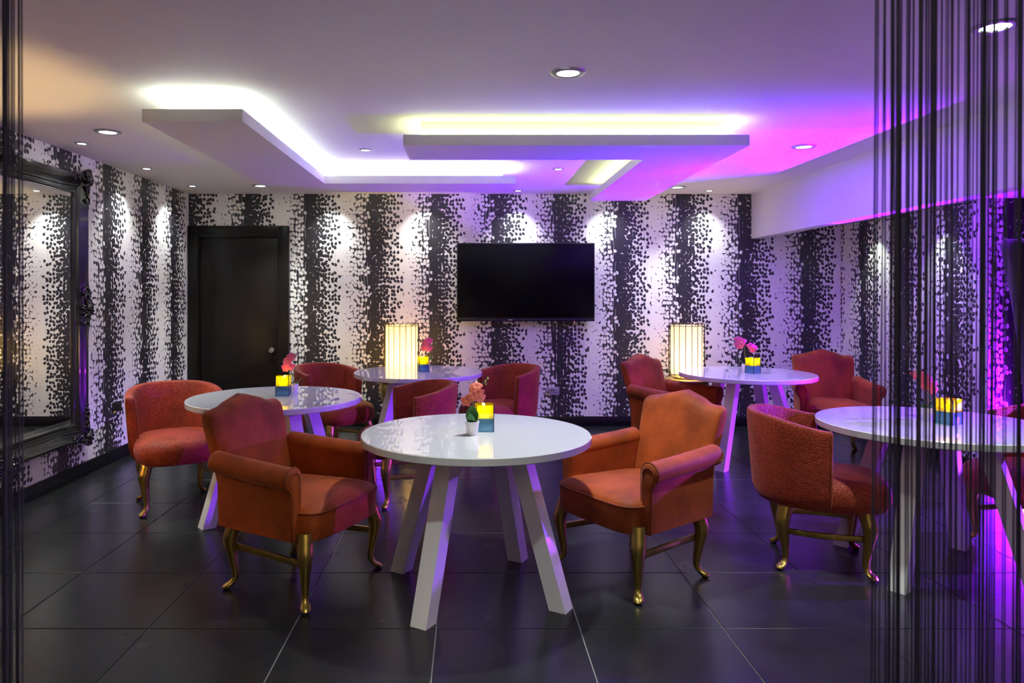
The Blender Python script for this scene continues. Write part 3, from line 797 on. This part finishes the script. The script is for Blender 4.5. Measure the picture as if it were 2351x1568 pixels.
# ------------------------------------------------------------------ drum lamps on gold side tables
def lamp(x, y, label, tlabel, colr, power):
    t_ = empty('side_table', (x, y, 0)); tag(t_, tlabel, 'side table', 'gold urn side tables')
    G().lathe([(0.001, 0.0), (0.15, 0.0), (0.155, 0.012), (0.13, 0.03), (0.125, 0.09), (0.15, 0.22), (0.20, 0.36), (0.222, 0.45), (0.215, 0.51), (0.19, 0.535), (0.001, 0.535)], 40).build('urn_body', MT['gold'], t_, smooth=50)
    G().lathe([(0.001, 0.535), (0.235, 0.535), (0.24, 0.541), (0.24, 0.552), (0.235, 0.558), (0.001, 0.558)], 48).build('table_top', MT['gold'], t_, smooth=50)
    e = empty('drum_lamp', (x, y, 0.558)); tag(e, label, 'lamp', 'drum table lamps in wire cages')
    G().lathe([(0.001, 0.0), (0.13, 0.0), (0.135, 0.008), (0.13, 0.02), (0.115, 0.025), (0.001, 0.025)], 40).build('base', MT['gold'], e)
    G().lathe([(0.155, 0.045), (0.158, 0.06), (0.158, 0.535), (0.1575, 0.535), (0.156, 0.06), (0.155, 0.045)], 64).build('lamp_shade', MT['shade'], e, smooth=30)
    nw = 18
    for i in range(nw):
        a = 2 * PI * (i + 0.5) / nw
        rs = [(0.115, 0.022), (0.150, 0.028), (0.169, 0.045), (0.174, 0.08), (0.174, 0.30), (0.174, 0.53), (0.170, 0.552), (0.158, 0.558), (0.140, 0.548), (0.125, 0.530)]
        if i == 0:
            gw = G().tube([(r_, 0, z) for r_, z in rs], 0.0034, 6); wm = gw.mesh('wire', MT['wire'], 80)
        inst('wire', wm, e, Matrix.Rotation(a, 4, 'Z'))
    for z in (0.05, 0.53):
        G().tube([(0.172 * math.cos(2 * PI * i / 40), 0.172 * math.sin(2 * PI * i / 40), z) for i in range(40)], 0.003, 6, closed=True).build('wire_ring', MT['wire'], e, smooth=80)
    G().ball((0, 0, 0.15), (0.028, 0.028, 0.035), 2).build('bulb', emit('warm_bulb', colr, 14), e)
    ld = bpy.data.lights.new('lamp_light', 'POINT'); ld.energy = power; ld.color = colr; ld.shadow_soft_size = 0.04
    o = bpy.data.objects.new('lamp_light', ld); link(o); o.parent = e; o.location = (0, 0, 0.21)
lamp(-0.684, 7.22, 'glowing yellow drum lamp in a wire cage left of the television', 'gold urn-shaped side table under the yellow lamp left of the television', (1.0, 0.70, 0.25), W_LAMP * 1.3)
lamp(2.175, 7.20, 'glowing cream drum lamp in a wire cage right of the television', 'gold urn-shaped side table under the cream lamp right of the television', (1.0, 0.77, 0.45), W_LAMP)

lamp(-2.62, 3.50, 'unseen drum lamp added to warm the ceiling, beyond the left picture edge', 'unseen gold urn side table for the added lamp, beyond the left picture edge', (1.0, 0.66, 0.28), W_LAMP * 3.2)  # lamp and table added out of view for warm light on the left ceiling
def uplighter(x, y, label, colr, power):
    """added floor-standing uplighter with an opaque bowl, unseen behind the camera"""
    e = empty('added_uplighter', (x, y, 0)); tag(e, label, 'added floor lamp', None)
    G().lathe([(0.001, 0.0), (0.14, 0.0), (0.145, 0.01), (0.12, 0.022), (0.03, 0.03), (0.001, 0.03)], 32).build('base', MT['gold'], e)
    G().tube([(0, 0, 0.025), (0, 0, 1.62)], 0.012, 12).build('pole', MT['gold'], e)
    G().lathe([(0.012, 1.60), (0.05, 1.61), (0.11, 1.65), (0.15, 1.72), (0.147, 1.72), (0.107, 1.655), (0.04, 1.618), (0.001, 1.618)], 40).build('bowl', MT['gold'], e)
    G().ball((0, 0, 1.66), (0.025, 0.025, 0.03), 2).build('bulb', emit('warm_uplight_bulb', colr, 8), e)
    spot_light('uplighter_beam', e, (0, 0, 1.70), power, colr, 160, 0.6, 0.05, (0, 0, 3))
uplighter(1.2, -0.9, 'added brass uplighter behind the camera, unseen, to brighten the ceiling', (1.0, 0.84, 0.66), W_LAMP * 8)  # added out of view to lift the ceiling near the camera

# ------------------------------------------------------------------ television
tv = empty('television', (0.5915, YB - 0.021, 1.53)); tag(tv, 'large black flat television switched off on the patterned back wall', 'television')
TW, THh = 1.451, 0.825
G().box((0, -0.058, 0.012), (TW, 0.03, THh - 0.024), 0.006).build('body', MT['blackm'], tv)
G().box((0, -0.0745, 0.016), (TW - 0.02, 0.004, THh - 0.052), 0.001).build('screen', MT['black'], tv)
G().box((0, -0.066, -THh / 2 + 0.012), (TW - 0.004, 0.026, 0.022), 0.003).build('bottom_bar', mat('violet_sheen_trim', (0.03, 0.026, 0.05), 0.25, 0.6), tv)  # purple sheen on the bar is put into its colour
G().box((-0.165, -0.080, -THh / 2 + 0.014), (0.045, 0.003, 0.010), 0.0005).build('badge', MT['chrome'], tv)
G().box((0.51, -0.07, -THh / 2 - 0.006), (0.018, 0.016, 0.012), 0.003).build('standby_housing', MT['blackm'], tv)
G().ball((0.51, -0.079, -THh / 2 - 0.006), (0.004, 0.003, 0.004), 1).build('standby_light', MT['red_led'], tv)
G().box((0, -0.022, 0.0), (0.45, 0.044, 0.40), 0.004).build('wall_bracket', MT['blackm'], tv)

# ------------------------------------------------------------------ sockets
def socket(loc, rz, m, label):
    e = empty('wall_socket', loc, rz); tag(e, label, 'socket', 'double wall sockets')
    G().box((0, -0.004, 0), (0.146, 0.008, 0.086), 0.002).build('plate', m, e)
    for sx_ in (-0.036, 0.036):
        for (dx, dz, w_, h_) in [(0, 0.016, 0.006, 0.012), (-0.011, -0.008, 0.010, 0.006), (0.011, -0.008, 0.010, 0.006)]:
            G().box((sx_ + dx, -0.0081, dz - 0.006), (w_, 0.002, h_)).build('pin_slot', MT['glide'], e, smooth=0)
        G().box((sx_ * 0.28, -0.0095, 0.012), (0.012, 0.005, 0.018), 0.001).build('switch', MT['glide'] if m is MT['satin'] else MT['blackm'], e)
    G().box((-0.052, -0.0086, -0.036), (0.036, 0.0015, 0.012)).build('sticker', MT['sticker'], e, smooth=0)
socket(((1268 - U0) / F_PX * YB, YB, 0.374), 0, MT['satin'], 'double wall socket under the television, silver plate with yellow sticker')
socket((XL, 6.09, 0.45), R(90), MT['blackm'], 'double wall socket with black plate on the left wall')

# ------------------------------------------------------------------ mirror
mir = empty('wall_mirror', (XL, 4.50, 0.0)); tag(mir, 'large mirror in a carved black frame on the left wall', 'mirror')
GY, Z0, Z1, MD = 0.86, 0.44, 2.16, 0.03     # half width, bottom, top of the glass, its distance from the wall
bv = 0.035
g = G(); g.add([(MD, -GY + bv, Z0 + bv), (MD, GY - bv, Z0 + bv), (MD, GY - bv, Z1 - bv), (MD, -GY + bv, Z1 - bv)], [[0, 1, 2, 3]]); g.build('mirror_glass', MT['silver'], mir, smooth=0)
g = G(); a = [(MD, -GY + bv, Z0 + bv), (MD, GY - bv, Z0 + bv), (MD, GY - bv, Z1 - bv), (MD, -GY + bv, Z1 - bv)]; b_ = [(MD - 0.003, -GY, Z0), (MD - 0.003, GY, Z0), (MD - 0.003, GY, Z1), (MD - 0.003, -GY, Z1)]
g.add(a + b_, [[i, (i + 1) % 4, 4 + (i + 1) % 4, 4 + i] for i in range(4)]); g.build('mirror_bevel', MT['silver'], mir, smooth=0)
G().box((0.012, 0, (Z0 + Z1) / 2), (0.022, 2 * GY, Z1 - Z0)).build('backing_board', MT['blackm'], mir, smooth=0)
PROF = [(0.0, 0.020), (0.0, 0.040), (0.05, 0.046), (0.12, 0.046), (0.16, 0.038), (0.26, 0.040), (0.30, 0.050), (0.36, 0.052), (0.40, 0.046), (0.52, 0.056), (0.66, 0.074), (0.80, 0.082), (0.90, 0.078), (0.97, 0.064), (1.0, 0.045), (1.0, 0.0)]
def rail(L_, fn):
    def Wd(l):
        d = min(l, 1 - l) * L_; mdist = abs(l - 0.5) * L_
        return 0.148 + 0.062 * max(0, 1 - d / 0.24) ** 1.6 + 0.045 * smooth(1 - mdist / 0.20)
    rings = []; N_ = 60
    for i in range(N_ + 1):
        l = i / N_; W_ = Wd(l)
        rings.append([fn(-f_ * W_ + l * (L_ + 2 * f_ * W_), f_ * W_, d) for f_, d in PROF])
    return G().loft(rings, False, False, closed=False)
LY, LZ = 2 * GY, Z1 - Z0
for fn, ln in [(lambda a_, w_, d: (d, -GY + a_, Z1 + w_), LY), (lambda a_, w_, d: (d, -GY + a_, Z0 - w_), LY), (lambda a_, w_, d: (d, GY + w_, Z0 + a_), LZ), (lambda a_, w_, d: (d, -GY - w_, Z0 + a_), LZ)]:
    rail(ln, fn).build('frame_rail', MT['frame'], mir, smooth=35)
rnd = random.Random(3)
def ornament(kind):
    """carved acanthus: scrolls, leaf lobes and beads, in a plane (u,v) with depth d"""
    g = G()
    n_ = 9 if kind == 'corner' else 11
    for i in range(n_):
        a = (R(-35) + i * R(160) / (n_ - 1)) if kind == 'corner' else (R(-100) + i * R(200) / (n_ - 1))
        ln = (0.052 if kind == 'corner' else 0.050) * rnd.uniform(0.8, 1.15)
        c, s_ = math.cos(a), math.sin(a)
        g.ball((0.078, c * ln * 0.75, s_ * ln * 0.75), (0.016, ln * 0.62, 0.012), 2, Matrix.Rotation(a, 4, 'X') @ Matrix.Rotation(rnd.uniform(-0.3, 0.3), 4, 'Z'))
        g.ball((0.084, c * ln * 1.25, s_ * ln * 1.25), (0.012, 0.013, 0.013), 1)
    g.ball((0.088, 0, 0), (0.022, 0.026, 0.032), 2)
    for s_ in (1, -1):
        for k in range(2):
            pts = []
            for j in range(22):
                th = j / 21 * 4.2; r_ = 0.036 * (1 - j / 26)
                base = 0.10 + k * 0.07
                if kind == 'corner':
                    u, v = (-base + r_ * math.cos(th), -0.01 + r_ * math.sin(th)) if s_ > 0 else (-0.01 + r_ * math.sin(th), -base + r_ * math.cos(th))
                else:
                    u, v = (-0.03 + r_ * math.cos(th), s_ * (base * 0.75) + r_ * math.sin(th))
                pts.append((0.082, u, v))
            g.tube(pts, [0.009 * (1 - j / 40) for j in range(22)], 6)
    for i in range(26):
        if kind == 'corner':
            q_ = rnd.uniform(0.03, 0.24); off = rnd.uniform(-0.028, 0.028)
            u, v = (-q_, off) if i % 2 else (off, -q_)
        else: u, v = rnd.uniform(-0.07, 0.04), rnd.uniform(-0.15, 0.15)
        g.ball((0.074, u, v), (rnd.uniform(0.008, 0.016), rnd.uniform(0.008, 0.016), rnd.uniform(0.008, 0.018)), 1)
    return g.mesh('corner_ornament' if kind == 'corner' else 'cartouche', MT['frame'], 50)
oc, om = ornament('corner'), ornament('mid')
cw = 0.118
for (sy, sz) in [(1, 1), (1, -1), (-1, 1), (-1, -1)]:
    Mx = Matrix.Translation((0, sy * (GY + cw), (Z1 + cw) if sz > 0 else (Z0 - cw))) @ Matrix.Rotation({(1, 1): 0, (-1, 1): PI / 2, (-1, -1): PI, (1, -1): -PI / 2}[(sy, sz)], 4, 'X')
    inst('corner_ornament', oc, mir, Mx)
for (y, z, a) in [(GY + 0.125, (Z0 + Z1) / 2, 0), (-GY - 0.125, (Z0 + Z1) / 2, PI), (0, Z1 + 0.125, PI / 2), (0, Z0 - 0.125, -PI / 2)]:
    inst('cartouche', om, mir, Matrix.Translation((0, y, z)) @ Matrix.Rotation(a, 4, 'X'))

# ------------------------------------------------------------------ candle holders, candles, orchids
HS, HH, HB = 0.088, 0.128, 0.064
def holder(x, y, rot, label, clabel):
    e = empty('candle_holder', (x, y, TH), R(rot)); tag(e, label, 'candle holder', 'square glass candle holders')
    if 'base' not in tcache:
        tcache['base'] = G().box((0, 0, HB / 2), (HS - 0.004, HS - 0.004, HB), 0.002).mesh('base_block', MT['blueglass'])
        tcache['pane'] = G().box((0, -HS / 2 + 0.002, HB + (HH - HB) / 2), (HS - 0.008, 0.003, HH - HB)).mesh('pane', MT['amber'], 0)
        tcache['rod'] = G().box((HS / 2 - 0.002, HS / 2 - 0.002, HH / 2), (0.004, 0.004, HH)).mesh('corner_edge', MT['edge'], 0)
    inst('base_block', tcache['base'], e)
    for k in range(4):
        inst('pane', tcache['pane'], e, Matrix.Rotation(k * PI / 2, 4, 'Z')); inst('corner_edge', tcache['rod'], e, Matrix.Rotation(k * PI / 2, 4, 'Z'))
    c = empty('candle', (x, y, TH + HB)); tag(c, clabel, 'candle', 'lit candles')
    if 'wax' not in tcache:
        tcache['wax'] = G().lathe([(0.001, 0.0), (0.0245, 0.0), (0.0245, 0.030), (0.022, 0.033), (0.014, 0.031), (0.001, 0.030)], 24).mesh('wax', MT['wax'])
        tcache['wick'] = G().tube([(0, 0, 0.029), (0, 0, 0.038)], 0.001, 6).mesh('wick', MT['glide'])
        tcache['flame'] = G().lathe([(0.0006, 0.036), (0.004, 0.040), (0.0052, 0.045), (0.0038, 0.052), (0.0015, 0.059), (0.0003, 0.063)], 12).mesh('flame', MT['flame'])
    inst('wax', tcache['wax'], c); inst('wick', tcache['wick'], c); inst('flame', tcache['flame'], c)
    ld = bpy.data.lights.new('candle_light', 'POINT'); ld.energy = W_CANDLE; ld.color = (1.0, 0.72, 0.12); ld.shadow_soft_size = 0.006
    o = bpy.data.objects.new('candle_light', ld); link(o); o.parent = c; o.location = (0, 0, 0.052)
holder(0.072, 3.475, 2, 'amber and blue glass candle holder on the front table', 'lit candle in the holder on the front table')
holder(-1.213, 4.68, 6, 'amber and blue glass candle holder on the table by the door', 'lit candle in the holder on the table by the door')
holder(-0.395, 6.12, 14, 'amber and blue glass candle holder on the table before the yellow lamp', 'lit candle in the holder before the yellow lamp')
holder(2.365, 6.00, 30, 'amber and violet-blue glass candle holder on the back right table', 'lit candle in the holder on the back right table')
holder(2.438, 3.655, 28, 'amber and blue glass candle holder on the table behind the string curtain', 'lit candle in the holder behind the string curtain')

def petal_mesh(m):
    g = G(); vs = []; fs = []
    nu, nv = 5, 6
    for j in range(nv + 1):
        v = j / nv; wd = 0.5 * math.sin(PI * min(1, 0.08 + 0.92 * v) ** 0.8) ** 0.8 if v < 1 else 0.06
        for i in range(nu):
            u = -1 + 2 * i / (nu - 1)
            vs.append((u * wd * 0.95, v, 0.10 * math.sin(PI * v) - 0.12 * u * u * wd - 0.12 * v * v))
    for j in range(nv):
        for i in range(nu - 1):
            k = j * nu + i; fs.append([k, k + 1, k + nu + 1, k + nu])
    g.add(vs, fs); me = g.mesh('petal', m, 80); return me
pA, pB = petal_mesh(MT['petalA']), petal_mesh(MT['petalB'])
lipm = G().ball((0, -0.004, 0.006), (0.005, 0.008, 0.004), 1).add([], []).mesh('lip', MT['lip'])
potm = G().lathe([(0.001, 0.0), (0.024, 0.0), (0.0265, 0.003), (0.033, 0.058), (0.033, 0.064), (0.030, 0.064), (0.029, 0.054), (0.001, 0.054)], 32).mesh('pot', MT['pot'])
soilm = G().lathe([(0.0005, 0.0585), (0.015, 0.0575), (0.0285, 0.055)], 20).mesh('moss', MT['soil'])
budm = G().ball((0, 0, 0), (0.006, 0.006, 0.008), 1).mesh('bud', MT['bud'])
def leaf_mesh(L_, W_, bend, curl):
    g = G(); vs = []; fs = []; nu, nv = 5, 8
    for j in range(nv + 1):
        v = j / nv; wd = W_ * (math.sin(PI * (0.06 + 0.94 * v) ** 0.85)) ** 0.75 if v < 1 else W_ * 0.05
        for i in range(nu):
            u = -1 + 2 * i / (nu - 1)
            ang = bend * v
            vs.append((u * wd, math.sin(ang) / max(bend, 0.01) * L_ * 1.0, (1 - math.cos(ang)) / max(bend, 0.01) * L_ - curl * (1 - u * u) * wd * 0.5))
    n_ = len(vs); vs += [(x, y, z - 0.0012) for x, y, z in vs]
    for j in range(nv):
        for i in range(nu - 1):
            k = j * nu + i; fs.append([k, k + 1, k + nu + 1, k + nu]); fs.append([n_ + k, n_ + k + nu, n_ + k + nu + 1, n_ + k + 1])
    g.add(vs, fs); return g
def orchid(x, y, label, flowers, leaves, stemkeys, buds, pm):
    """flowers: (dx,dy,dz, yaw, pitch, size) relative to the pot on the table"""
    e = empty('potted_orchid', (x, y, TH)); tag(e, label, 'orchid', 'potted artificial orchids')
    inst('pot', potm, e); inst('moss', soilm, e)
    sp = cat_rom(stemkeys, 5)
    G().tube(sp, [lerp(0.0024, 0.0012, i / len(sp)) for i in range(len(sp))], 6).build('stem', MT['stem'], e, smooth=80)
    for (yaw, tilt, L_, W_, bend) in leaves:
        o = leaf_mesh(L_, W_, bend, 0.5).build('leaf', MT['leaf'], e, smooth=80)
        o.location = (0, 0, 0.054)
        o.matrix_local = Matrix.Translation((0, 0, 0.054)) @ Matrix.Rotation(R(yaw), 4, 'Z') @ Matrix.Rotation(R(tilt), 4, 'X')
    for (dx, dy, dz, yaw, pitch, size) in flowers:
        f_ = empty('flower', (dx, dy, dz)); f_.parent = e
        f_.rotation_euler = (R(90 - pitch), 0, R(yaw))
        for k, (a, s_) in enumerate([(0, 0.95), (74, 1.12), (-74, 1.12), (142, 0.9), (-142, 0.9)]):
            inst('petal', pm, f_, Matrix.Rotation(R(a), 4, 'Z') @ Matrix.Translation((0, 0.002, 0.001 * k)) @ Matrix.Scale(size * s_, 4))
        inst('lip', lipm, f_, Matrix.Scale(size / 0.045, 4))
    for (dx, dy, dz) in buds: inst('bud', budm, e, Matrix.Translation((dx, dy, dz)))
orchid(0.012, 3.37, 'potted orchid with orange-pink blooms and one upright leaf, front table',
       [(-0.004 - 0.022, -0.012, 0.160, -25, 10, 0.030), (0.012, -0.016, 0.182, 10, 5, 0.030), (0.030, -0.012, 0.196, 30, 0, 0.030), (0.020, -0.008, 0.226, 5, 25, 0.028), (0.042, 0.0, 0.172, 40, -10, 0.026), (0.008, 0.004, 0.206, -30, 20, 0.026)],
       [(4, 84, 0.085, 0.030, 0.25), (165, 40, 0.07, 0.022, 0.5)],
       [(0, 0, 0.05), (0.004, 0.004, 0.11), (0.006, 0.002, 0.16), (0.014, 0, 0.20), (0.03, 0, 0.225), (0.055, 0.0, 0.245), (0.072, 0, 0.262)],
       [(0.066, 0, 0.238), (0.062, 0, 0.250), (0.073, 0, 0.264)], pA)
orchid(-1.170, 4.775, 'potted orchid with deep pink blooms on the table by the door',
       [(-0.050, -0.01, 0.170, -20, 5, 0.032), (-0.022, -0.012, 0.178, 15, 0, 0.032), (-0.052, -0.004, 0.205, -35, 15, 0.028), (-0.030, -0.006, 0.222, 0, 20, 0.030), (-0.010, 0, 0.244, 25, 25, 0.030)],
       [(-75, 35, 0.075, 0.016, 0.3), (95, 40, 0.07, 0.016, 0.4)],
       [(0, 0, 0.05), (-0.006, 0, 0.11), (-0.016, 0, 0.17), (-0.022, 0, 0.22), (-0.008, 0, 0.25), (0.012, 0, 0.255)],
       [(0.012, 0, 0.258), (0.006, 0, 0.235)], pB)
orchid(-0.375, 6.235, 'potted orchid with plum blooms before the yellow lamp',
       [(-0.012, -0.01, 0.195, -15, 0, 0.036), (0.022, -0.01, 0.190, 20, 0, 0.036), (-0.006, 0, 0.236, -20, 15, 0.034), (0.022, 0, 0.252, 20, 10, 0.036)],
       [(60, 40, 0.11, 0.015, 0.3), (-60, 45, 0.11, 0.015, 0.3)],
       [(0, 0, 0.05), (0.002, 0, 0.12), (0.004, 0, 0.20), (0.010, 0, 0.25)], [(0.004, 0, 0.275)], pB)
orchid(2.352, 6.125, 'potted orchid with bright pink blooms leaning both ways, back right table',
       [(-0.055, -0.01, 0.225, -15, 0, 0.042), (-0.040, -0.012, 0.255, -10, 10, 0.042), (-0.060, 0, 0.268, -30, 15, 0.036), (0.062, -0.01, 0.195, 20, 0, 0.044), (0.040, -0.01, 0.215, 10, 5, 0.036)],
       [(60, 40, 0.10, 0.016, 0.3), (-60, 40, 0.10, 0.016, 0.3)],
       [(0, 0, 0.05), (-0.006, 0, 0.14), (-0.008, 0, 0.20), (-0.03, 0, 0.235), (-0.075, 0, 0.25), (-0.105, 0, 0.262)],
       [(-0.098, 0, 0.265), (-0.088, 0, 0.235), (-0.112, 0, 0.268)], pB)
orchid(2.405, 3.775, 'potted orchid with wine-red blooms behind the string curtain',
       [(-0.055, -0.005, 0.235, -30, 10, 0.032), (-0.025, -0.006, 0.222, -10, 5, 0.032), (-0.005, -0.008, 0.208, 15, 0, 0.030), (0.020, -0.010, 0.185, 20, 0, 0.034), (-0.010, -0.010, 0.178, -15, 0, 0.032), (0.025, -0.010, 0.155, 10, -5, 0.026)],
       [(-70, 30, 0.09, 0.022, 0.3), (80, 28, 0.085, 0.02, 0.5), (20, 30, 0.07, 0.02, 0.5)],
       [(0, 0, 0.05), (0.004, 0, 0.12), (0.0, 0, 0.18), (-0.02, 0, 0.225), (-0.055, 0, 0.245)], [(-0.06, 0, 0.25), (0.03, 0, 0.145)], pB)

# ------------------------------------------------------------------ string curtains near the camera
YCUR = 1.30
def strings(label, spec, side):
    rn = random.Random(11 if side > 0 else 5)
    g = G()
    for (x, lean, r_) in spec:
        yy = YCUR + rn.uniform(-0.025, 0.025)
        n_ = 10; amp = rn.uniform(0, 0.0022); phs = rn.uniform(0, 6)
        pts = [(x + lean * (2.44 - z) / 2.4 + amp * math.sin(z * 2.1 + phs), yy + amp * math.cos(z * 1.7 + phs), z) for z in [lerp(2.44, 0.02, i / n_) for i in range(n_ + 1)]]
        g.tube(pts, r_, 5)
    xs = [s_[0] for s_ in spec]
    o = g.build('string_curtain', MT['string'], None, smooth=80); tag(o, label, 'string curtain', 'black string curtains', 'stuff')
    G().box(((min(xs) + max(xs)) / 2, YCUR, HC - 0.018), (max(xs) - min(xs) + 0.03, 0.07, 0.036), 0.004).build('header_band', MT['string'], o)
rn = random.Random(21)
spec = []
x = 0.736
while x < 1.45:
    dense = x < 0.80 or 0.815 < x < 0.835 or 0.862 < x < 0.875
    cl = rn.choice([4, 5, 6]) if dense else rn.choice([1, 2, 3, 3, 4])
    lean = -0.012 + rn.uniform(-0.005, 0.005)
    for k in range(cl):
        spec.append((x, lean + rn.uniform(-0.004, 0.004), rn.uniform(0.0009, 0.0017)))
        x += rn.uniform(0.0018, 0.0040)
    x += rn.uniform(0.001, 0.004) if dense else rn.uniform(0.001, 0.007)
strings('curtain of fine black strings hanging at the right of the picture', spec, 1)
spec = []
for (u, n_) in [(38, 3), (30, 2), (17, 2), (8, 3), (-6, 3), (-20, 3), (-40, 4), (-60, 4), (-85, 4), (-110, 5), (-140, 5), (-170, 5)]:
    for k in range(n_):
        spec.append(((u - U0 - k * 3.2) / F_PX * YCUR, rn.uniform(-0.004, 0.002), rn.uniform(0.0012, 0.0020)))
strings('few black strings of a curtain hanging along the left picture edge', spec, -1)
